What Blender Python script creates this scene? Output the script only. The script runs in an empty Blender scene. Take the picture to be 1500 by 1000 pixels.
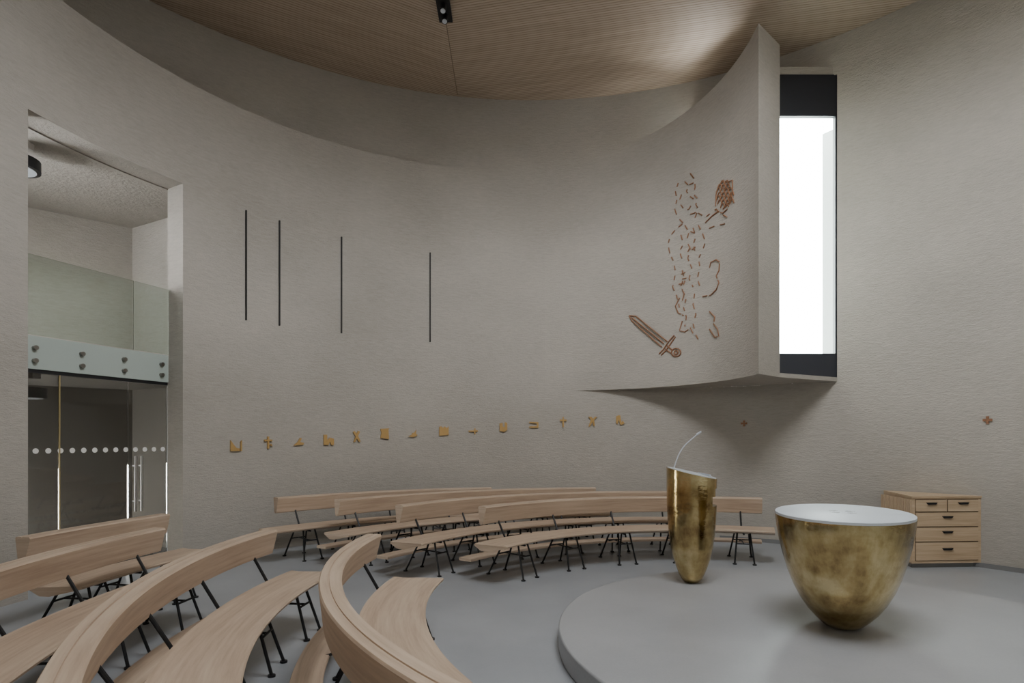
import bpy, bmesh, math, random
from mathutils import Vector, Matrix
random.seed(4)
C=bpy.context
CZ=1.62; FP=850.0; HY=645.0
def R(d): return math.radians(d)

# ---------------------------------------------------------------- materials
def newmat(name):
    m=bpy.data.materials.new(name); m.use_nodes=True
    nt=m.node_tree; b=nt.nodes['Principled BSDF']; return m,nt,b
def simple(name,col,rough=.5,metal=0,spec=None):
    m,nt,b=newmat(name)
    b.inputs['Base Color'].default_value=(*col,1); b.inputs['Roughness'].default_value=rough
    b.inputs['Metallic'].default_value=metal
    if spec is not None: b.inputs['Specular IOR Level'].default_value=spec
    return m
def ramp(nt,fac,stops):
    r=nt.nodes.new('ShaderNodeValToRGB')
    while len(r.color_ramp.elements)<len(stops): r.color_ramp.elements.new(.5)
    for e,(p,c) in zip(r.color_ramp.elements,stops):
        e.position=p; e.color=(*c,1)
    nt.links.new(fac,r.inputs[0]); return r.outputs[0]
def mapping(nt,src,scale,rot=(0,0,0)):
    m=nt.nodes.new('ShaderNodeMapping'); m.inputs['Scale'].default_value=scale; m.inputs['Rotation'].default_value=rot
    nt.links.new(src,m.inputs[0]); return m.outputs[0]
def noise(nt,vec,scale,detail=4,rough=.55):
    n=nt.nodes.new('ShaderNodeTexNoise'); n.inputs['Scale'].default_value=scale
    n.inputs['Detail'].default_value=detail; n.inputs['Roughness'].default_value=rough
    nt.links.new(vec,n.inputs['Vector']); return n.outputs[0]
def bump(nt,b,h,strength,dist):
    n=nt.nodes.new('ShaderNodeBump'); n.inputs['Strength'].default_value=strength; n.inputs['Distance'].default_value=dist
    nt.links.new(h,n.inputs['Height']); nt.links.new(n.outputs[0],b.inputs['Normal'])
def math_n(nt,op,a,b_):
    n=nt.nodes.new('ShaderNodeMath'); n.operation=op
    for i,v in enumerate((a,b_)):
        if isinstance(v,(int,float)): n.inputs[i].default_value=v
        else: nt.links.new(v,n.inputs[i])
    return n.outputs[0]

def plaster(name,c1,c2):
    m,nt,b=newmat(name); g=nt.nodes.new('ShaderNodeNewGeometry').outputs['Position']
    s=noise(nt,mapping(nt,g,(8,8,38)),1.0,7,.72)
    f=noise(nt,mapping(nt,g,(28,28,85)),1.0,3,.6)
    l=noise(nt,mapping(nt,g,(.5,.5,.7)),1.0,3,.5)
    mixc=math_n(nt,'ADD',math_n(nt,'MULTIPLY',s,.5),math_n(nt,'MULTIPLY',l,.5))
    nt.links.new(ramp(nt,mixc,[(.32,c1),(.66,c2)]),b.inputs['Base Color'])
    b.inputs['Roughness'].default_value=.95; b.inputs['Specular IOR Level'].default_value=.15
    h=math_n(nt,'ADD',s,math_n(nt,'MULTIPLY',f,.6))
    bump(nt,b,h,.55,.028); return m
PL=plaster('ribbed_plaster',(.37,.345,.305),(.50,.465,.415))
def concrete(name,c1,c2,rough):
    m,nt,b=newmat(name); g=nt.nodes.new('ShaderNodeNewGeometry').outputs['Position']
    l=noise(nt,g,1.3,6,.6); f=noise(nt,g,70,2,.6)
    x=math_n(nt,'ADD',math_n(nt,'MULTIPLY',l,.75),math_n(nt,'MULTIPLY',f,.25))
    nt.links.new(ramp(nt,x,[(.35,c1),(.65,c2)]),b.inputs['Base Color'])
    nt.links.new(math_n(nt,'ADD',math_n(nt,'MULTIPLY',l,.15),rough-.07),b.inputs['Roughness'])
    bump(nt,b,l,.05,.01); return m
FLOORM=concrete('polished_concrete',(.325,.345,.37),(.395,.415,.44),.32)
DAIS=concrete('dais_concrete',(.335,.345,.36),(.405,.415,.43),.34)
def wood(name,c1,c2,c3):
    m,nt,b=newmat(name); uv=nt.nodes.new('ShaderNodeUVMap').outputs[0]
    a=noise(nt,mapping(nt,uv,(1.6,26,1)),1.0,6,.62)
    p=noise(nt,mapping(nt,uv,(.9,7,1)),1.0,2,.5)
    x=math_n(nt,'ADD',math_n(nt,'MULTIPLY',a,.65),math_n(nt,'MULTIPLY',p,.35))
    nt.links.new(ramp(nt,x,[(.34,c1),(.5,c2),(.66,c3)]),b.inputs['Base Color'])
    b.inputs['Roughness'].default_value=.5; b.inputs['Specular IOR Level'].default_value=.35
    bump(nt,b,a,.12,.004); return m
OAK=wood('light_oak',(.41,.30,.22),(.53,.405,.30),(.62,.495,.38))
OAK2=wood('chest_oak',(.46,.325,.20),(.57,.425,.28),(.64,.50,.345))
BLK=simple('black_steel',(.018,.018,.02),.45,.3)
DARKF=simple('anthracite_frame',(.02,.022,.03),.5)
STEEL=simple('brushed_steel',(.5,.5,.5),.3,1)
WHITE=simple('white_top',(.58,.62,.67),.5)
RELIEF=simple('relief_oak',(.50,.32,.12),.4,.3)
BRONZE=simple('bronze_inlay',(.30,.15,.08),.5,.2)
SLIT=simple('black_rod',(.012,.011,.010),.6)
BASE=simple('grey_skirting',(.2,.2,.2),.6)
DOT=simple('white_dot',(.8,.79,.75),.6)
BRASSL=simple('brass_edge',(.5,.4,.2),.35,.8)
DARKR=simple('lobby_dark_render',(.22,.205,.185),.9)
MAT_=simple('door_mat',(.10,.12,.15),.9)
def gold():
    m,nt,b=newmat('brushed_gold'); g=nt.nodes.new('ShaderNodeNewGeometry').outputs['Position']
    a=noise(nt,mapping(nt,g,(3,3,5)),1.0,5,.55); f=noise(nt,mapping(nt,g,(12,12,5)),1.0,5,.65)
    nt.links.new(ramp(nt,math_n(nt,'ADD',math_n(nt,'MULTIPLY',a,.6),math_n(nt,'MULTIPLY',f,.4)),[(.36,(.25,.165,.07)),(.5,(.50,.375,.17)),(.62,(.68,.56,.31))]),b.inputs['Base Color'])
    b.inputs['Metallic'].default_value=1
    nt.links.new(math_n(nt,'ADD',math_n(nt,'MULTIPLY',f,.26),.04),b.inputs['Roughness'])
    bump(nt,b,a,.28,.035); return m
GOLD=gold()
def glass(name,tint,refl=.08):
    m=bpy.data.materials.new(name); m.use_nodes=True; nt=m.node_tree; nt.nodes.clear()
    o=nt.nodes.new('ShaderNodeOutputMaterial'); t=nt.nodes.new('ShaderNodeBsdfTransparent'); g=nt.nodes.new('ShaderNodeBsdfGlossy')
    t.inputs[0].default_value=(*tint,1); g.inputs['Roughness'].default_value=.03
    f=nt.nodes.new('ShaderNodeFresnel'); f.inputs[0].default_value=1.45
    mx=nt.nodes.new('ShaderNodeMixShader')
    nt.links.new(f.outputs[0],mx.inputs[0])
    nt.links.new(t.outputs[0],mx.inputs[1]); nt.links.new(g.outputs[0],mx.inputs[2]); nt.links.new(mx.outputs[0],o.inputs[0]); return m
GLASS=glass('clear_glass',(.86,.91,.88)); GLASSD=glass('tinted_door_glass',(.62,.61,.58))
BAND=simple('green_glass_fascia',(.40,.455,.42),.15)
def slat(name,rot):
    m,nt,b=newmat(name); g=nt.nodes.new('ShaderNodeNewGeometry').outputs['Position']
    v=mapping(nt,g,(1,1,1),(0,0,rot))
    s=nt.nodes.new('ShaderNodeSeparateXYZ'); nt.links.new(v,s.inputs[0])
    st=math_n(nt,'FRACT',math_n(nt,'MULTIPLY',s.outputs[1],22.0),0)
    gr=noise(nt,mapping(nt,v,(1.5,22,1)),1,4,.6)
    wc=nt.nodes.new('ShaderNodeValToRGB'); nt.links.new(gr,wc.inputs[0])
    wc.color_ramp.elements[0].color=(.42,.33,.245,1); wc.color_ramp.elements[1].color=(.55,.45,.35,1)
    wc.color_ramp.elements[0].position=.3; wc.color_ramp.elements[1].position=.7
    gap=ramp(nt,st,[(.0,(.58,.56,.54)),(.20,(.58,.56,.54)),(.28,(1,1,1)),(.95,(1,1,1)),(1,(.58,.56,.54))])
    mx=nt.nodes.new('ShaderNodeMix'); mx.data_type='RGBA'; mx.blend_type='MULTIPLY'; mx.inputs[0].default_value=1
    nt.links.new(wc.outputs[0],mx.inputs[6]); nt.links.new(gap,mx.inputs[7])
    nt.links.new(mx.outputs[2],b.inputs['Base Color']); b.inputs['Roughness'].default_value=.65
    bump(nt,b,gap,.2,.015); return m
SL1=slat('slatted_timber_west',R(-28)); SL2=slat('slatted_timber_east',R(12))

# ---------------------------------------------------------------- mesh helpers
def finish(bm,name,mat,parent=None,smooth=None,recalc=True):
    if recalc: bmesh.ops.recalc_face_normals(bm,faces=bm.faces)
    me=bpy.data.meshes.new(name); bm.to_mesh(me); bm.free()
    ob=bpy.data.objects.new(name,me); C.collection.objects.link(ob)
    if mat: me.materials.append(mat)
    if smooth:
        for p in me.polygons: p.use_smooth=True
        me.set_sharp_from_angle(angle=R(smooth))
    if parent: ob.parent=parent
    return ob
def empty(name,loc=(0,0,0)):
    e=bpy.data.objects.new(name,None); C.collection.objects.link(e); e.empty_display_size=.2; return e
def add_strip(bm,F,B,z0,z1):
    n=len(F)
    if not hasattr(z0,'__len__'): z0=[z0]*n
    if not hasattr(z1,'__len__'): z1=[z1]*n
    V=[]
    for i in range(n):
        V.append([bm.verts.new((F[i][0],F[i][1],z0[i])),bm.verts.new((F[i][0],F[i][1],z1[i])),
                  bm.verts.new((B[i][0],B[i][1],z0[i])),bm.verts.new((B[i][0],B[i][1],z1[i]))])
    for i in range(n-1):
        a,b=V[i],V[i+1]
        bm.faces.new((a[0],b[0],b[1],a[1])); bm.faces.new((a[2],a[3],b[3],b[2]))
        bm.faces.new((a[1],b[1],b[3],a[3])); bm.faces.new((a[0],a[2],b[2],b[0]))
    for a in (V[0],V[-1]): bm.faces.new((a[0],a[1],a[3],a[2]))
def add_prism(bm,poly,z0,z1):
    lo=[bm.verts.new((x,y,z0)) for x,y in poly]; hi=[bm.verts.new((x,y,z1)) for x,y in poly]
    bm.faces.new(lo); bm.faces.new(hi); n=len(poly)
    for i in range(n): bm.faces.new((lo[i],lo[(i+1)%n],hi[(i+1)%n],hi[i]))
def add_obox(bm,o,ux,uy,uz):
    o,ux,uy,uz=map(Vector,(o,ux,uy,uz)); v=[]
    for k in (0,1):
        for j in (0,1):
            for i in (0,1): v.append(bm.verts.new(o+ux*i+uy*j+uz*k))
    for f in ((0,1,3,2),(4,5,7,6),(0,1,5,4),(2,3,7,6),(0,2,6,4),(1,3,7,5)): bm.faces.new([v[i] for i in f])
def add_rod(bm,a,b,r,seg=8,r2=None):
    a,b=Vector(a),Vector(b); d=b-a; L=d.length
    q=d.to_track_quat('Z','Y').to_matrix().to_4x4()
    bmesh.ops.create_cone(bm,cap_ends=True,segments=seg,radius1=r,radius2=r if r2 is None else r2,depth=L,matrix=Matrix.Translation((a+b)/2)@q)
def wallseg(bm,a,b,z0,z1,t):
    a,b=Vector((*a,0)),Vector((*b,0)); d=(b-a).normalized(); n=Vector((-d.y,d.x,0))*t
    add_obox(bm,(a.x,a.y,z0),b-a,n,(0,0,z1-z0))

# ---------------------------------------------------------------- plan
SC=(.3,3.15); SR=7.12; IC=(.1,5.1); IR=5.1; CEIL=7.64
def shell(a,dr=0): return (SC[0]+(SR+dr)*math.cos(a),SC[1]+(SR+dr)*math.sin(a))
def shell_ray(t):
    A=1+t*t; B=-2*(t*SC[0]+SC[1]); D=SC[0]**2+SC[1]**2-SR*SR
    y=(-B+math.sqrt(B*B-4*A*D))/(2*A); return (t*y,y)
def ray_dist_to_shell(c,a):
    dx,dy=math.cos(a),math.sin(a); ex,ey=c[0]-SC[0],c[1]-SC[1]
    b=ex*dx+ey*dy; return -b+math.sqrt(b*b-(ex*ex+ey*ey-SR*SR))
def ss(x): x=max(0,min(1,x)); return x*x*(3-2*x)
def inner_r(a):
    d=math.degrees(a); w=ss((104-d)/18.0)
    return IR*(1-w)+(ray_dist_to_shell(IC,a)-.002)*w
def inner(a,dr=0):
    r=inner_r(a)+dr; return (IC[0]+r*math.cos(a),IC[1]+r*math.sin(a))
def inner_ray(t):
    lo,hi=R(86),R(185)
    for _ in range(50):
        m=(lo+hi)/2; p=inner(m)
        if p[0]/p[1]>t: lo=m
        else: hi=m
    return lo
def hit(px):
    t=(px-750)/FP
    if t<-.0: a=inner_ray(t); p=inner(a); n=(math.cos(a),math.sin(a))
    else:
        p=shell_ray(t); a=math.atan2(p[1]-SC[1],p[0]-SC[0]); n=(math.cos(a),math.sin(a))
    return Vector((p[0],p[1],0)),Vector((n[0],n[1],0))
def zpx(y,Y): return CZ+(HY-y)*Y/FP

# outer shell --------------------------------------------------------------
bm=bmesh.new()
def arc(a0,a1,dr=0):
    n=max(2,int(abs(a1-a0)/1.2)); return [shell(R(a0+(a1-a0)*i/n),dr) for i in range(n+1)]
def sh(a0,a1,z0,z1): add_strip(bm,arc(a0,a1),arc(a0,a1,.45),z0,z1)
WIN0,WIN1=50.4,66.0
sh(WIN0,WIN1,-.02,2.5); sh(WIN0,WIN1,7.07,CEIL)
sh(WIN1,132,-.02,CEIL); sh(132,172,5.0,CEIL); sh(172,360+WIN0,-.02,CEIL)
finish(bm,'wall_outer',PL,smooth=30)
# inner wall -----------------------------------------------------------------
aL=inner_ray((41-750)/FP); aR=inner_ray((268-750)/FP)
TOPI=6.37; DOORT=5.0
def th(a): 
    d=math.degrees(a); g=ray_dist_to_shell(IC,a)-inner_r(a)
    return max(.001,min(.35,g*.8))
def iarc(a0,a1,n): return [a0+(a1-a0)*i/n for i in range(n+1)]
bm=bmesh.new()
A=iarc(R(87),aR,60); add_strip(bm,[inner(a) for a in A],[inner(a,th(a)) for a in A],-.02,TOPI)
A=iarc(aR,aL,24); add_strip(bm,[inner(a) for a in A],[inner(a,.35) for a in A],DOORT,TOPI)
A=iarc(aL,R(186),14); F=[inner(a) for a in A]; B=[inner(a,.35) for a in A]
for q in ((-4.97,3.6),(-4.88,2.4),(-4.78,1.2),(-4.7,0),(-4.66,-1.5),(-4.66,-2.1)):
    F.append(q); B.append((q[0]-.35,q[1]))
add_strip(bm,F,B,-.02,TOPI)
finish(bm,'wall_inner',PL,smooth=30)
# fin -------------------------------------------------------------------------
FC=(.67,7.68); FR=2.58
def finpt(a,r=FR): return (FC[0]+r*math.cos(a),FC[1]+r*math.sin(a))
def fin_ray(t):
    lo,hi=R(-1),R(95)
    for _ in range(50):
        m=(lo+hi)/2; p=finpt(m)
        if p[0]/p[1]>t: lo=m
        else: hi=m
    return lo
n=70; F=[];B=[];zt=[]
for i in range(n+1):
    u=i/n; a=R(92-92.7*u); gap=ray_dist_to_shell(FC,a)-FR
    F.append(finpt(a)); t=max(.001,min(.30+.2*ss((u-.8)/.2),.6*gap))
    ab=a+R(8)*ss((u-.75)/.25); B.append(finpt(ab,FR+t)); zt.append(6.48+.64*u**1.2)
FINB=2.5
bm=bmesh.new(); add_strip(bm,F,B,FINB,zt); fin=finish(bm,'wall_curved_screen',PL,smooth=35)
bv=fin.modifiers.new('soft_edges','BEVEL'); bv.width=.02; bv.segments=2; bv.limit_method='ANGLE'; bv.angle_limit=R(50)
bm=bmesh.new()
poly=[f for f in B[12:]]
poly+= [shell(R(a),-.0) for a in [WIN0+ (84-WIN0)*i/24 for i in range(25)]]
add_prism(bm,poly,FINB,FINB+.06); finish(bm,'trim_soffit',PL)
# floor, ceiling ----------------------------------------------------------------
bm=bmesh.new(); add_prism(bm,[(SC[0]+9.6*math.cos(R(i*3.75)),SC[1]+9.6*math.sin(R(i*3.75))) for i in range(96)],-.25,0)
finish(bm,'floor',FLOORM)
OC=(1.6,2.7); OR=1.85; xs=-.95; Rr=SR+.42  # round ceiling opening, out of view, added to light the room from above
bm=bmesh.new()
N=144
def orim(i): 
    a=2*math.pi*i/N; return (OC[0]+OR*math.cos(a),OC[1]+OR*math.sin(a))
def srim(i):
    a=2*math.pi*i/N; dx,dy=math.cos(a),math.sin(a); ex,ey=OC[0]-SC[0],OC[1]-SC[1]
    b=ex*dx+ey*dy; L=-b+math.sqrt(b*b-(ex*ex+ey*ey-Rr*Rr)); return (OC[0]+L*dx,OC[1]+L*dy)
for i in range(N):
    j=i+1
    add_prism(bm,[orim(i),srim(i),srim(j),orim(j)],CEIL,CEIL+.45)
bmesh.ops.remove_doubles(bm,verts=bm.verts,dist=1e-5)
g_=bm.verts[:]+bm.edges[:]+bm.faces[:]
bmesh.ops.bisect_plane(bm,geom=g_,plane_co=(xs,0,0),plane_no=(1,0,0))
bm.normal_update()
for f in bm.faces:
    c=f.calc_center_median(); f.material_index=1 if c.x>xs else 0
    if abs(f.normal.z)<.5: f.material_index=2
ce=finish(bm,'ceiling',SL1); ce.data.materials.append(SL2); ce.data.materials.append(simple('added_rooflight_kerb',(.6,.6,.6),.8))
bm=bmesh.new(); add_obox(bm,(xs-.006,4.0,CEIL-.002),(.012,0,0),(0,6.1,0),(0,0,.002)); finish(bm,'trim_1',simple('seam_brown',(.22,.17,.125),.8))
e=empty('added_rooflight')  # unseen rooflight, added as a light source
bm=bmesh.new()
A=[R(i*5) for i in range(73)]
add_strip(bm,[(OC[0]+(OR-.07)*math.cos(a),OC[1]+(OR-.07)*math.sin(a)) for a in A],[(OC[0]+OR*math.cos(a),OC[1]+OR*math.sin(a)) for a in A],CEIL+.36,CEIL+.44)
for k in range(3):
    a=R(60*k); add_rod(bm,(OC[0]-OR*math.cos(a),OC[1]-OR*math.sin(a),CEIL+.4),(OC[0]+OR*math.cos(a),OC[1]+OR*math.sin(a),CEIL+.4),.03)
finish(bm,'added_rooflight_frame',DARKF,e)
e=empty('ceiling_spotlight')
bm=bmesh.new(); add_obox(bm,(-1.04,7.6,CEIL-.03),(.19,0,0),(0,.72,0),(0,0,.035)); finish(bm,'recess_tray',BLK,e)
bm=bmesh.new()
for yy in (7.98,8.18): add_rod(bm,(-.945,yy,CEIL-.03),(-.945,yy-.04,CEIL-.14),.045,16)
finish(bm,'spot_heads',BLK,e,smooth=40)
bm=bmesh.new()
for yy in (7.98,8.18): add_rod(bm,(-.945,yy-.04,CEIL-.141),(-.945,yy-.042,CEIL-.148),.034,16)
finish(bm,'spot_lenses',WHITE,e)
bm=bmesh.new(); add_strip(bm,arc(20,64,-.015),arc(20,64,.01),0,.06); finish(bm,'baseboard_right',BASE,smooth=30)

# window between the end of the curved screen and the outer wall --------------
e=empty('window_1'); WY=8.66; WX0,WX1=3.40,4.88
bm=bmesh.new()
def wb(x0,x1,z0,z1,t=.07): add_obox(bm,(x0,WY,z0),(x1-x0,0,0),(0,t,0),(0,0,z1-z0))
wb(WX0,WX1,2.52,2.92); wb(WX0,WX1,6.46,7.08); wb(WX1-.055,WX1,2.9,6.5); wb(WX0,WX0+.04,2.9,6.5)
finish(bm,'frame',DARKF,e)
bm=bmesh.new(); add_obox(bm,(WX0,WY+.035,2.9),(WX1-WX0-.02,0,0),(0,.01,0),(0,0,3.6)); finish(bm,'pane',GLASS,e)
bm=bmesh.new(); add_prism(bm,[(WX0,WY+.01),(WX1-.02,WY+.01)]+[shell(R(a),.06) for a in (51,54,57,60,63,66,68)],7.07,7.2); finish(bm,'trim_light_stop',PL)  # slab added to stop daylight leaking over the window frame
bm=bmesh.new(); add_strip(bm,[(5.35,10.0),(5.55,9.7),(5.8,9.4),(6.1,9.1)],[(5.6,10.2),(5.8,9.95),(6.1,9.6),(6.4,9.3)],-.2,6.9)
finish(bm,'wall_exterior_return',simple('light_render',(.4,.41,.42),.9))

# ---------------------------------------------------------------- lobby niche
bm=bmesh.new()
P1=(-8.3,7.25);P2=(-6.02,9.2);P3=(-4.3,8.29);P0=(-6.75,4.05)
def PX(t): return (P1[0]+(P0[0]-P1[0])*t,P1[1]+(P0[1]-P1[1])*t)
PM=PX(.35); PM2=PX(.52); PN=PX(.70)  # side openings, out of view, added to light gallery and lobby
wallseg(bm,P2,P1,2.6,5.0,-.25); wallseg(bm,P3,P2,2.6,5.0,-.25); wallseg(bm,P1,PM2,2.6,5.0,-.25); wallseg(bm,PN,P0,2.6,5.0,-.25)
finish(bm,'wall_gallery',PL)
bm=bmesh.new()
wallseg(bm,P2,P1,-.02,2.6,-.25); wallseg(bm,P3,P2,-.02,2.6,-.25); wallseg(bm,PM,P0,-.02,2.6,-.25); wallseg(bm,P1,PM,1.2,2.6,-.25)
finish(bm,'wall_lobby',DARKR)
G0=Vector((-4.66,7.82,0)); G1=Vector((-5.5,5.72,0)); gd=(G1-G0); gl=gd.length; gu=gd.normalized(); gn=Vector((gu.y,-gu.x,0))
if gn.x<0: gn=-gn
def gpt(px,z=0):
    t=(px-750)/FP; s=(t*G0.y-G0.x)/(gu.x-t*gu.y); p=G0+gu*s; return Vector((p.x,p.y,z)),s
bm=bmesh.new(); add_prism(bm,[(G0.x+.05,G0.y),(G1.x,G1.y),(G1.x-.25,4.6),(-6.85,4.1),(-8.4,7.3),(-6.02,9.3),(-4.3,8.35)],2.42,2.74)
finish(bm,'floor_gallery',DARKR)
bm=bmesh.new()
A=[inner(a,.34) for a in iarc(inner_ray((285-750)/FP),R(181),20)]
add_prism(bm,A+[(-6.95,4.2),(-8.5,7.2),(-6.02,9.45),(-4.3,8.5)],4.985,5.12)
finish(bm,'ceiling_gallery',PL)
e=empty('glass_balustrade')
bm=bmesh.new(); add_obox(bm,G0+gn*.03+Vector((0,0,2.4)),gd,gn*.02,(0,0,.36)); finish(bm,'fascia_band',BAND,e)
_,s192=gpt(192)
bm=bmesh.new()
add_obox(bm,G0+gn*.05+Vector((0,0,2.77)),gu*(s192-.008),gn*.015,(0,0,.87))
add_obox(bm,G0+gn*.05+gu*(s192+.008)+Vector((0,0,2.77)),gu*(gl-s192-.008),gn*.015,(0,0,.87))
finish(bm,'rail_panes',GLASS,e)
bm=bmesh.new()
for px in (46,115,177,232):
    p,s=gpt(px)
    for dz in (2.49,2.63): 
        q=G0+gu*s+Vector((0,0,dz)); add_rod(bm,q+gn*.04,q+gn*.09,.026,14)
finish(bm,'standoff_pins',simple('dark_steel_pin',(.25,.24,.22),.35,1),e,smooth=40)
e=empty('door_1')
bm=bmesh.new()
_,s86=gpt(86); _,s187=gpt(187)
for a,b in ((0,s187-.006),(s187+.006,s86-.006),(s86+.006,gl)):
    add_obox(bm,G0+gu*a+Vector((0,0,.02)),gu*(b-a),gn*.012,(0,0,2.38))
finish(bm,'glass_leaves',GLASSD,e)
bm=bmesh.new()
add_obox(bm,G0+gu*(s86-.006)+Vector((0,0,.02)),gu*.012,gn*.02,(0,0,2.38)); finish(bm,'edge_strip',BRASSL,e)
bm=bmesh.new(); add_obox(bm,G0+gu*0+Vector((0,0,2.36)),gd,gn*.03,(0,0,.04)); add_obox(bm,G0+Vector((0,0,0)),gd,gn*.03,(0,0,.03)); finish(bm,'rails',BLK,e)
bm=bmesh.new()
for px in (194,203):
    p,s=gpt(px); q=G0+gu*s+gn*.06
    add_rod(bm,q+Vector((0,0,.72)),q+Vector((0,0,1.42)),.014,10)
    for z in (.85,1.3): add_rod(bm,q+Vector((0,0,z)),q-gn*.05+Vector((0,0,z)),.009,8)
finish(bm,'pull_handles',STEEL,e,smooth=40)
bm=bmesh.new()
s=.06
while s<gl:
    q=G0+gu*s+Vector((0,0,1.505)); add_rod(bm,q+gn*.013,q+gn*.015,.030,16); s+=.125
finish(bm,'manifestation_dots',DOT,e)
bm=bmesh.new(); add_prism(bm,[(-4.95,7.75),(-5.6,6.1),(-6.6,6.6),(-5.9,8.4)],0,.012); finish(bm,'entrance_mat',MAT_)
LMP=simple('lamp_mount',(.5,.48,.45),.6)
for (x,y,z) in ((-5.62,6.55,4.985),(-5.75,6.8,2.42)):
    e=empty('ceiling_disc_lamp'); bm=bmesh.new()
    add_rod(bm,(x,y,z-.30),(x,y,z-.18),.24,40); finish(bm,'drum',BLK,e,smooth=40)
    bm=bmesh.new(); add_rod(bm,(x,y,z-.305),(x,y,z-.299),.2,40); finish(bm,'diffuser',WHITE,e)
    bm=bmesh.new(); add_rod(bm,(x,y,z-.19),(x,y,z-.04),.02,12); add_obox(bm,(x-.12,y-.06,z-.07),(.3,0,0),(0,.12,0),(0,0,.07)); finish(bm,'mount',LMP,e)

# ---------------------------------------------------------------- wall pieces
def wall_frame(px):
    p,n_=hit(px); t=Vector((-n_.y,n_.x,0)); 
    if t.x<0: t=-t
    return p,n_,t
for px,y0,y1 in ((360,308,469),(409,323,477),(500,347,488),(630,370,501)):
    p,n_,t=wall_frame(px); bm=bmesh.new()
    z1=zpx(y0,p.y); z0=zpx(y1,p.y)
    add_obox(bm,p-n_*.024-t*.011+Vector((0,0,z0)),t*.022,n_*.022,(0,0,z1-z0))
    bmesh.ops.bevel(bm,geom=bm.edges[:],offset=.004,segments=1,affect='EDGES')
    finish(bm,'wall_black_rod',SLIT)  # thin black bar on the wall, gives no light
def extr(bm,p,n_,t,poly,sc,zc,depth=.03):
    lo=[bm.verts.new(p+t*(x*sc)+Vector((0,0,zc+y*sc))-n_*.003) for x,y in poly]
    hi=[bm.verts.new(p+t*(x*sc)+Vector((0,0,zc+y*sc))-n_*depth) for x,y in poly]
    bm.faces.new(lo); bm.faces.new(hi); k=len(poly)
    for i in range(k): bm.faces.new((lo[i],lo[(i+1)%k],hi[(i+1)%k],hi[i]))
CR=[(-.14,-1),(.14,-1),(.14,.2),(.65,.2),(.65,.5),(.14,.5),(.14,1),(-.14,1),(-.14,.5),(-.65,.5),(-.65,.2),(-.14,.2)]
SH=[
 [[(-.9,-.8),(.5,-.8),(.5,-.4),(0,-.3),(-.4,.2),(-.9,.9)],[(.65,-.8),(.9,-.8),(.9,.9),(.7,.7)]],
 [CR,[(.1,-.4),(.7,-.6),(.5,-.2)]],
 [[(-.9,-.6),(.7,-.5),(.9,-.2),(.2,0),(.5,.6),(.2,.7),(-.2,0)]],
 [[(-.9,-.9),(-.9,.9),(-.3,.9),(-.3,-.1),(.2,.4),(.9,.2),(.9,-.9),(.4,-.9),(.2,-.3),(-.1,-.9)]],
 [[(-.6,-1),(-.3,-1),(0,-.4),(.4,-1),(.7,-.9),(.25,.1),(.6,.9),(.2,1),(0,.5),(-.4,1),(-.7,.8),(-.2,0)]],
 [[(-.8,-.8),(.8,-1),(.7,.8),(.9,1),(-.8,.9),(-.6,.2)]],
 [[(-.9,-.5),(0,-.7),(.8,-.3),(.5,0),(.6,.8),(.2,.2),(-.2,.1),(-.3,-.2)]],
 [[(-.9,-.9),(.9,-.8),(.9,.9),(.5,.5),(.2,.9),(-.2,.6),(-.5,.9),(-.9,.8)]],
 [[(-.9,-.15),(.2,-.15),(.2,-.6),(.45,-.6),(.45,-.15),(.9,-.1),(.9,.15),(.45,.15),(.45,.5),(.2,.5),(.2,.1),(-.9,.1)]],
 [[(-.7,-.8),(.2,-1),(.8,-.6),(.8,.8),(.3,.9),(.3,-.1),(-.1,.1),(-.1,.8),(-.7,.7)]],
 [[(-.9,-.6),(.9,-.6),(.9,.5),(-.9,.6),(-.9,.35),(.6,.25),(.6,-.3),(-.9,-.3)]],
 [CR],
 [[(-.8,-1),(-.5,-1),(0,-.1),(.2,-.9),(.5,-.9),(.3,.2),(.9,.9),(.5,.9),(.1,.5),(-.2,.9),(-.8,.9),(-.3,.3)],],
 [[(-.7,-.6),(-.4,-.8),(-.2,.1),(.1,-.9),(.5,-.9),(.9,-.6),(.5,-.1),(.3,-.5),(.1,.9),(-.3,.9),(-.7,.7)]],
]
ST=[(345,653),(392,648),(437,647),(481,644),(522,639),(563,635),(605,635),(650,631),(693,631),(737,625),(782,622),(825,618),(868,617),(908,615)]
for (px,py),s in zip(ST,SH):
    p,n_,t=wall_frame(px); bm=bmesh.new()
    for k,poly in enumerate(s): extr(bm,p,n_,t,poly,.09,zpx(py,p.y),.03)
    finish(bm,'station_of_the_cross',RELIEF)
PC=[(-.35,-1),(.35,-1),(.25,-.3),(1,-.35),(1,.35),(.25,.3),(.35,1),(-.35,1),(-.25,.3),(-1,.35),(-1,-.35),(-.25,-.3)]
for px,py in ((1090,620),(1447,615)):
    p,n_,t=wall_frame(px); bm=bmesh.new(); extr(bm,p,n_,t,PC,.048,zpx(py,p.y),.02); finish(bm,'consecration_cross',BRONZE)

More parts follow.
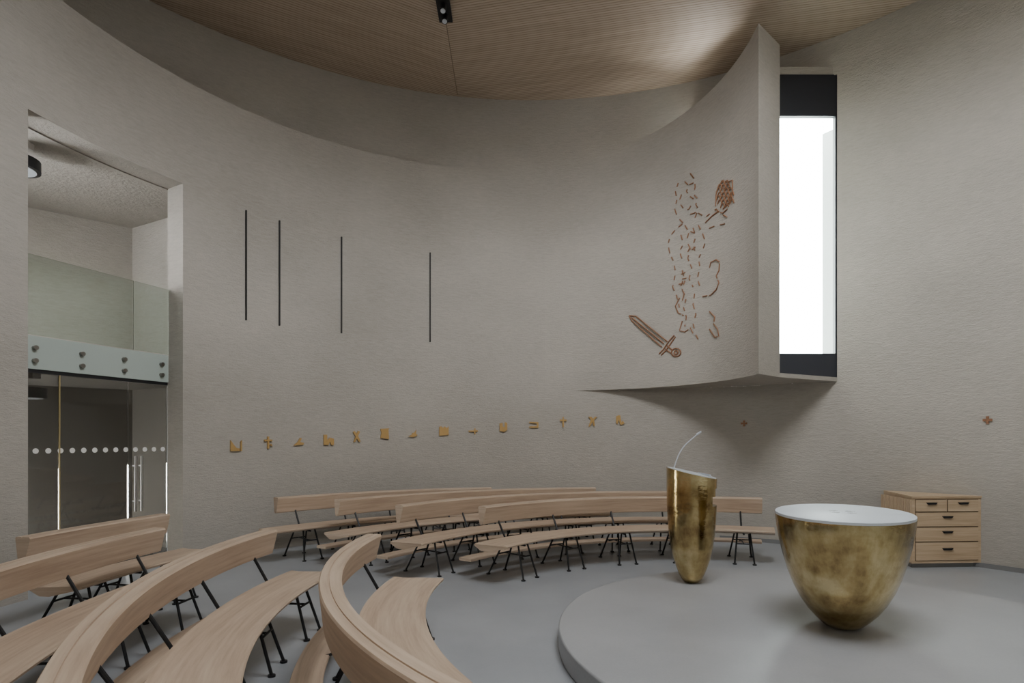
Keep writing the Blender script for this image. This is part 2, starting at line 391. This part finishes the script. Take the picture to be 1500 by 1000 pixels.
def onfin(px,py):
    a=fin_ray((px-750)/FP); q=finpt(a,FR-.012); return Vector((q[0],q[1],zpx(py,q[1])))
def strokes(name,lines,r,mat):
    cu=bpy.data.curves.new(name,'CURVE'); cu.dimensions='3D'; cu.bevel_depth=r; cu.bevel_resolution=1; cu.use_fill_caps=True
    for L in lines:
        sp=cu.splines.new('POLY'); pts=[onfin(*q) for q in L]; sp.points.add(len(pts)-1)
        for s_,q in zip(sp.points,pts): s_.co=(*q,1)
    ob=bpy.data.objects.new(name,cu); C.collection.objects.link(ob); cu.materials.append(mat)
    C.view_layer.update()
    me=bpy.data.meshes.new_from_object(ob.evaluated_get(C.evaluated_depsgraph_get())); 
    bpy.data.objects.remove(ob); o=bpy.data.objects.new(name,me); C.collection.objects.link(o); return o
def dash(poly,on,off):
    out=[];cur=[poly[0]];acc=0;draw=True
    for a,b in zip(poly,poly[1:]):
        L=math.dist(a,b); pos=0
        while pos<L:
            lim=(on if draw else off)*(.75+.5*random.random()) if acc==0 else cap
            cap=lim; step=min(cap-acc,L-pos); pos+=step; acc+=step
            q=(a[0]+(b[0]-a[0])*pos/L,a[1]+(b[1]-a[1])*pos/L)
            if draw: cur.append(q)
            if acc>=cap-1e-6:
                if draw and len(cur)>1: out.append(cur)
                draw=not draw; acc=0; cur=[q]
    if draw and len(cur)>1: out.append(cur)
    return out
Lx=[]
for poly in (
 [(994,268),(990,280),(992,292),(989,306),(993,318),(1001,326)],
 [(1004,266),(1010,272),(1006,280),(1012,288),(1018,292)],
 [(1012,254),(1018,262),(1019,274),(1016,284),(1022,290),(1020,300),(1024,306),(1018,312),(1010,314)],
 [(998,300),(1004,308),(1010,306),(1014,298)],
 [(1024,312),(1034,318),(1042,312),(1050,306),(1056,312),(1066,318),(1062,328),(1050,330),(1040,334)],
 [(1000,328),(990,336),(982,346),(979,358),(982,372),(988,384),(990,400),(986,420),(992,434),(996,450)],
 [(1024,330),(1030,342),(1034,354),(1030,366),(1024,378),(1026,392),(1022,408),(1028,424)],
 [(1004,330),(1010,340),(1006,352),(1012,364),(1008,378),(1014,392),(1010,408),(1016,420)],
 [(998,344),(1002,356),(996,368),(1000,380)],
 [(1016,334),(1020,346),(1016,358),(1020,372)],
 [(1000,396),(1004,410),(1000,424),(1006,436),(1002,450),(1006,464),(1004,478)],
 [(1018,430),(1016,446),(1020,460),(1016,474),(1020,490),(1024,498)]): Lx+=dash(poly,7,8)
for poly in (
 [(1040,392),(1042,384),(1050,380),(1055,384),(1054,396),(1050,404),(1054,414),(1050,424),(1042,432),(1030,434)],
 [(1040,456),(1048,464),(1046,474),(1052,482),(1054,492),(1048,494),(1040,482)],
 [(996,436),(990,448),(994,458),(1002,462)],[(1000,440),(1003,430)],
 [(1034,326),(1044,316),(1052,310),(1060,312),(1066,306)],
 [(1000,470),(996,484),(1004,486),(1012,480),(1016,488)]): Lx+=dash(poly,24,3)
for i in range(7):
    for j in range(4):
        cx=1053+j*6+(i%2)*2; cy=268+i*5.6; 
        if math.hypot((cx-1062)/13,(cy-285)/21)<1:
            Lx.append([(cx-3,cy+3),(cx-1,cy-3),(cx+2,cy-4),(cx+3,cy+1)])
Lx.append([(1049,302),(1050,284),(1055,270),(1061,265)]); Lx.append([(1065,267),(1074,264),(1074,280),(1070,296),(1060,306)])
for i in range(10):
    cx,cy=random.uniform(996,1022),random.uniform(262,420); a=random.uniform(0,3.14)
    Lx.append([(cx-3*math.cos(a),cy-4*math.sin(a)),(cx+3*math.cos(a),cy+4*math.sin(a))])
e=empty('saint_line_relief'); o=strokes('figure_outline',Lx,.0095,BRONZE); o.parent=e
S=[[(922,462),(932,463),(978,500)],[(922,462),(926,470),(970,508)],[(926,465),(973,503)],
   [(966,518),(972,512),(980,500),(988,491)],[(969,520),(976,513),(983,503),(990,493)],
   [(978,506),(986,513)],[(974,510),(983,517)]]
S.append([(991+7*math.cos(i*math.pi/6),516+6*math.sin(i*math.pi/6)) for i in range(13)])
S.append([(991+3*math.cos(i*math.pi/3),516+3*math.sin(i*math.pi/3)) for i in range(7)])
e=empty('sword_relief'); o=strokes('sword_outline',S,.011,BRONZE); o.parent=e

# ---------------------------------------------------------------- dais, altar, ambo
DC=(2.55,4.4); DH=.16
bm=bmesh.new(); add_rod(bm,(DC[0],DC[1],0),(DC[0],DC[1],DH),2.19,160)
dais=finish(bm,'altar_dais',DAIS,smooth=40); bv=dais.modifiers.new('b','BEVEL'); bv.width=.012; bv.segments=3; bv.limit_method='ANGLE'
def lathe(bm,prof,cx,cy,z0,sx=1,sy=1,rot=0,seg=96):
    rings=[]
    for pr in prof:
        r,z=pr[0],pr[1]; clampx=pr[2] if len(pr)>2 else 9
        ring=[]
        for i in range(seg):
            a=2*math.pi*i/seg; x=r*sx*math.cos(a); y=r*sy*math.sin(a)
            X=x*math.cos(rot)-y*math.sin(rot); Y=x*math.sin(rot)+y*math.cos(rot)
            X=min(X,clampx)
            zz=z0+(z(X,Y) if callable(z) else z)
            ring.append(bm.verts.new((cx+X,cy+Y,zz)))
        rings.append(ring)
    for a,b in zip(rings,rings[1:]):
        for i in range(seg): bm.faces.new((a[i],a[(i+1)%seg],b[(i+1)%seg],b[i]))
    bm.faces.new(rings[0]); bm.faces.new(rings[-1])
e=empty('altar'); AX,AY=2.62,4.60; arot=math.atan2(AY,AX)
EL=1.33
prof=[(.10,.0),(.125,.005),(.155,.025),(.20,.07),(.252,.13),(.305,.21),(.355,.31),(.396,.42),(.430,.54),(.458,.66),(.477,.77),(.487,.86),(.487,.872)]
bm=bmesh.new(); lathe(bm,prof,AX,AY,DH,EL,1.0,arot); finish(bm,'gold_bowl',GOLD,e,smooth=40)
bm=bmesh.new(); lathe(bm,[(.485,.872),(.485,.890),(.480,.894)],AX,AY,DH,EL,1.0,arot); finish(bm,'white_mensa',WHITE,e,smooth=40)
bm=bmesh.new()
for r in (.10,.07):
    for i in range(24):
        a=i*math.pi/12; b=(i+1)*math.pi/12
        if (i//3)%2==0: add_rod(bm,(AX+r*math.cos(a),AY+r*math.sin(a),DH+.894),(AX+r*math.cos(b),AY+r*math.sin(b),DH+.894),.002,5)
finish(bm,'engraving',simple('engraved_grey',(.42,.43,.45),.5),e)
e=empty('ambo'); BX,BY=1.85,5.98
def tz(X,Y): return 1.125-.22*X+.06*Y
aprof=[(.05,0),(.075,.01),(.105,.045),(.13,.095),(.155,.16),(.187,.26),(.21,.37),(.228,.5),(.24,.65),(.247,.79),(.247,.80),
       (.247,.8005,.150),(.248,.895,.150),(.248,.8955,.195),(.249,.975,.195),(.249,.9755),(.25,tz)]
bm=bmesh.new(); lathe(bm,aprof,BX,BY,DH,1,1,0,96); am=finish(bm,'gold_body',GOLD,e,smooth=40)
bm=bmesh.new(); lathe(bm,[(.240,lambda X,Y:tz(X,Y)+.0),(.240,lambda X,Y:tz(X,Y)+.008)],BX,BY,DH,1,1,0,72); finish(bm,'white_desk',WHITE,e,smooth=40)
bm=bmesh.new(); add_obox(bm,(BX+.12,BY-.18,DH+tz(.12,0)+.0),(.02,0,-.006),(0,.36,0),(0,0,.025)); finish(bm,'book_ledge',WHITE,e)
cu=bpy.data.curves.new('m','CURVE'); cu.dimensions='3D'; cu.bevel_depth=.006; cu.bevel_resolution=3
sp=cu.splines.new('BEZIER'); sp.bezier_points.add(2)
for b_,(x,z) in zip(sp.bezier_points,((-.19,1.32),(-.10,1.53),(.065,1.69))):
    b_.co=(BX+x,BY,z); b_.handle_left_type=b_.handle_right_type='AUTO'
o=bpy.data.objects.new('microphone_stem',cu); C.collection.objects.link(o); cu.materials.append(WHITE); o.parent=e
bm=bmesh.new(); add_rod(bm,(BX+.055,BY,1.683),(BX+.10,BY,1.712),.012,12,.009); add_rod(bm,(BX-.19,BY,1.31),(BX-.19,BY,1.345),.02,12); finish(bm,'microphone_head',WHITE,e,smooth=40)

# ---------------------------------------------------------------- pews
def sweep(cs,cx,cy,Rad,a0,a1,name,parent):
    bm=bmesh.new(); uvl=bm.loops.layers.uv.new('UVMap')
    n=max(8,int(abs(a1-a0)*Rad/.07)); m=len(cs)
    per=[0]
    for i in range(m): per.append(per[-1]+math.dist(cs[i],cs[(i+1)%m]))
    rings=[]
    for i in range(n+1):
        a=a0+(a1-a0)*i/n
        rings.append([bm.verts.new((cx+(Rad+r)*math.cos(a),cy+(Rad+r)*math.sin(a),z)) for r,z in cs])
    off=random.random()*20
    for i in range(n):
        u0=abs(a1-a0)*Rad*i/n+off; u1=abs(a1-a0)*Rad*(i+1)/n+off
        for j in range(m):
            f=bm.faces.new((rings[i][j],rings[i][(j+1)%m],rings[i+1][(j+1)%m],rings[i+1][j]))
            for l,uv in zip(f.loops,((u0,per[j]),(u0,per[j+1]),(u1,per[j+1]),(u1,per[j]))): l[uvl].uv=uv
    for rg in (rings[0],rings[-1]):
        f=bm.faces.new(rg)
        for l,(r,z) in zip(f.loops,cs): l[uvl].uv=(r+off,z)
    return finish(bm,name,OAK,parent,smooth=30)
BACK=[(-.055,.815),(-.045,.83),(.012,.832),(.014,.826),(.019,.826),(.021,.832),(.065,.832),(.072,.822),(.05,.625),(.02,.612),(-.005,.622)]
SEAT=[(-.57,.448),(-.562,.458),(-.20,.446),(-.13,.452),(-.125,.43),(-.22,.375),(-.30,.372),(-.565,.432)]
KNEEL=[(.05,.215),(.055,.225),(.235,.225),(.24,.215),(.235,.19),(.055,.19)]
def pew(cx,cy,Rad,a0,a1,e0=.1,e1=.1,k0=.15,kn=True):
    e=empty('curved_pew')
    sg=1 if a1>a0 else -1
    sweep(BACK,cx,cy,Rad,a0,a1,'backrest',e)
    sweep(SEAT,cx,cy,Rad,a0-sg*e0/Rad,a1+sg*e1/Rad,'seat',e)
    if kn: sweep(KNEEL,cx,cy,Rad,a0-sg*k0/Rad,a1,'kneeler',e)
    L=abs(a1-a0)*Rad; k=max(2,int(round(L/.95))+1)
    bm=bmesh.new()
    for i in range(k):
        m=.28/Rad; a=a0+sg*m+(a1-a0-2*sg*m)*i/(k-1)
        def P(r,z,da=0): 
            b=a+da/Rad; return (cx+(Rad+r)*math.cos(b),cy+(Rad+r)*math.sin(b),z)
        for s in (-.09,.09):
            add_rod(bm,P(-.52,.008,s*1.6),P(-.40,.40,s),.0115)
            add_rod(bm,P(.03,.008,s*1.6),P(-.17,.40,s),.0115)
            for q in (P(-.52,0,s*1.6),P(.03,0,s*1.6)): add_rod(bm,q,(q[0],q[1],.014),.026,12)
        add_rod(bm,P(-.45,.26,-.1),P(-.45,.26,.1),.009); add_rod(bm,P(-.10,.26,-.1),P(-.10,.26,.1),.009)
        add_rod(bm,P(-.45,.26,0),P(-.10,.26,0),.009)
        if kn and i>0: add_rod(bm,P(-.10,.26,0),P(.20,.185,0),.009)
        add_rod(bm,P(-.15,.38,0),P(.015,.66,0),.0125)
        add_rod(bm,P(-.44,.385,0),P(-.13,.385,0),.012)
    finish(bm,'steel_legs',BLK,e,smooth=40)
def circ3(A,B,Cc):
    ax,ay=A;bx,by=B;cx,cy=Cc
    d=2*(ax*(by-cy)+bx*(cy-ay)+cx*(ay-by))
    ux=((ax*ax+ay*ay)*(by-cy)+(bx*bx+by*by)*(cy-ay)+(cx*cx+cy*cy)*(ay-by))/d
    uy=((ax*ax+ay*ay)*(cx-bx)+(bx*bx+by*by)*(ax-cx)+(cx*cx+cy*cy)*(bx-ax))/d
    r=math.dist((ux,uy),A); return ux,uy,r,math.atan2(ay-uy,ax-ux),math.atan2(cy-uy,cx-ux)
for k,(A_,M_,B_) in enumerate((((-.35,6.92),(1.5,8.1),(3.44,7.98)),
                 ((-1.37,7.07),(.3,8.6),(2.6,9.0)),
                 ((-2.32,7.72),(-.7,9.15),(1.4,9.75)),
                 ((-3.26,8.02),(-2.0,9.10),(-.35,9.76)))):
    pew(*circ3(A_,M_,B_),.32,.15,.15,k<3)
PC_=DC
pew(*PC_,3.74,R(172.2),R(232),k0=-.36)
pew(*PC_,4.74,R(170.9),R(226),k0=-.36)
pew(*PC_,5.80,R(171.5),R(214),k0=-.36)
pew(*PC_,6.55,R(163.5),R(177),kn=False)

# ---------------------------------------------------------------- chest of drawers
e=empty('chest_of_drawers')
FLc=Vector((5.07,7.36,0)); FRc=Vector((6.0,7.42,0)); cu_=(FRc-FLc); cw=cu_.length; cu_.normalize(); cn=Vector((cu_.y,-cu_.x,0))
BLc=(5.17,8.12)
a1=math.atan2(FRc.y+.03-SC[1],FRc.x-SC[0]); a2=math.atan2(BLc[1]-SC[1],BLc[0]-SC[0])
wallp=[(SC[0]+(SR-.03)*math.cos(a1+(a2-a1)*i/8),SC[1]+(SR-.03)*math.sin(a1+(a2-a1)*i/8)) for i in range(9)]
def uvprism(name,poly,z0,z1,mat,vert=False):
    bm=bmesh.new(); add_prism(bm,poly,z0,z1); ob=finish(bm,name,mat,e)
    uvl=ob.data.uv_layers.new(name='UVMap')
    for l in ob.data.loops:
        v=ob.data.vertices[l.vertex_index].co; uvl.data[l.index].uv=(v.x+.3*v.y,v.z+v.y*.5)
    return ob
inset=[(FLc.x+.03,FLc.y+.04),(FRc.x-.03,FRc.y+.04)]+wallp
uvprism('plinth',inset,0,.06,BASE)
uvprism('carcass',[(FLc.x,FLc.y),(FRc.x,FRc.y)]+wallp,.06,.89,OAK2)
uvprism('top',[(FLc.x-.01,FLc.y-.012),(FRc.x,FRc.y-.012)]+wallp,.89,.915,OAK2)
bm=bmesh.new(); rows=[(.72,.865),(.53,.705),(.34,.515),(.10,.325)]
hb=bmesh.new(); gb=bmesh.new()
def drw(u0,u1,z0,z1):
    add_obox(gb,FLc+cu_*(u0-.007)+cn*.001+Vector((0,0,z0-.007)),cu_*(u1-u0+.014),cn*.002,(0,0,z1-z0+.014))
    add_obox(bm,FLc+cu_*u0+cn*0+Vector((0,0,z0)),cu_*(u1-u0),cn*.014,(0,0,z1-z0))
    c=FLc+cu_*((u0+u1)/2)+cn*.02+Vector((0,0,(z0+z1)/2+.03)); w=.075
    pts=[(-w,.012),(w,.012),(w*.7,-.014),(-w*.7,-.014)]
    lo=[hb.verts.new(c+cu_*x+Vector((0,0,z))-cn*.008) for x,z in pts]; hi=[hb.verts.new(c+cu_*x*.9+Vector((0,0,z))+cn*.012) for x,z in pts]
    hb.faces.new(lo); hb.faces.new(hi)
    for i in range(4): hb.faces.new((lo[i],lo[(i+1)%4],hi[(i+1)%4],hi[i]))
m0=.05
drw(m0,cw/2-.01,*rows[0]); drw(cw/2+.01,cw-m0,*rows[0])
for r_ in rows[1:]: drw(m0,cw-m0,*r_)
ob=finish(bm,'drawer_fronts',OAK2,e); uvl=ob.data.uv_layers.new(name='UVMap')
for l in ob.data.loops:
    v=ob.data.vertices[l.vertex_index].co; uvl.data[l.index].uv=(v.x+.3*v.y,v.z*1.3)
finish(hb,'handles',BLK,e); finish(gb,'drawer_gaps',simple('shadow_gap_brown',(.10,.06,.03),.8),e)
sd=Vector((BLc[0]-FLc.x,BLc[1]-FLc.y,0)); sl=sd.length; sd.normalize(); sn=Vector((-sd.y,sd.x,0))
bm=bmesh.new(); k=18
for i in range(k): add_obox(bm,FLc+sd*(sl*(i+.2)/k)+Vector((0,0,.08)),sd*(sl/k*.6),sn*.012,(0,0,.79))
ob=finish(bm,'side_slats',OAK2,e)

# ---------------------------------------------------------------- light: overcast sky, brighter towards the horizon
w=bpy.data.worlds.new('World'); C.scene.world=w; w.use_nodes=True
nt=w.node_tree; bg=nt.nodes['Background']; bg.inputs[0].default_value=(.96,.98,1,1)
tc=nt.nodes.new('ShaderNodeTexCoord'); sx=nt.nodes.new('ShaderNodeSeparateXYZ'); nt.links.new(tc.outputs['Generated'],sx.inputs[0])
mr=nt.nodes.new('ShaderNodeMapRange'); mr.inputs['From Min'].default_value=.45; mr.inputs['From Max'].default_value=.8
mr.inputs['To Min'].default_value=42; mr.inputs['To Max'].default_value=13.5
nt.links.new(sx.outputs[2],mr.inputs['Value']); nt.links.new(mr.outputs[0],bg.inputs[1])
def portal(name,c,inward,wd,ht):
    l=bpy.data.lights.new(name,'AREA'); l.shape='RECTANGLE'; l.size=wd; l.size_y=ht; l.cycles.is_portal=True
    o=bpy.data.objects.new(name,l); C.collection.objects.link(o); o.location=c
    o.rotation_euler=Vector(inward).to_track_quat('-Z','Y').to_euler()
def sp_(a0,a1,z,ht):
    a=R((a0+a1)/2); p=shell(a,.35); wd=2*(SR+.4)*math.sin(R(a1-a0)/2)*1.02
    portal('window_daylight_portal',(p[0],p[1],z),(-math.cos(a),-math.sin(a),0),wd,ht)
sp_(WIN0,WIN1,4.8,4.7)
portal('added_rooflight_portal',(OC[0],OC[1],CEIL+.46),(0,0,-1),2*OR,2*OR)  # daylight through the added ceiling opening
pm=(Vector((*P1,0))+Vector((*P0,0)))/2; pd=Vector((*P1,0))-Vector((*P0,0)); inn=Vector((pd.y,-pd.x,0)).normalized()
portal('gallery_daylight_portal',(pm.x,pm.y,2.5),inn,pd.length,5.0)

cam=bpy.data.cameras.new('camera'); co=bpy.data.objects.new('camera',cam); C.collection.objects.link(co)
co.location=(0,0,CZ); co.rotation_euler=(R(90),0,0); cam.sensor_width=36; cam.lens=FP/1500*36; cam.shift_y=(HY-500)/1500; cam.clip_start=.05
C.scene.camera=co
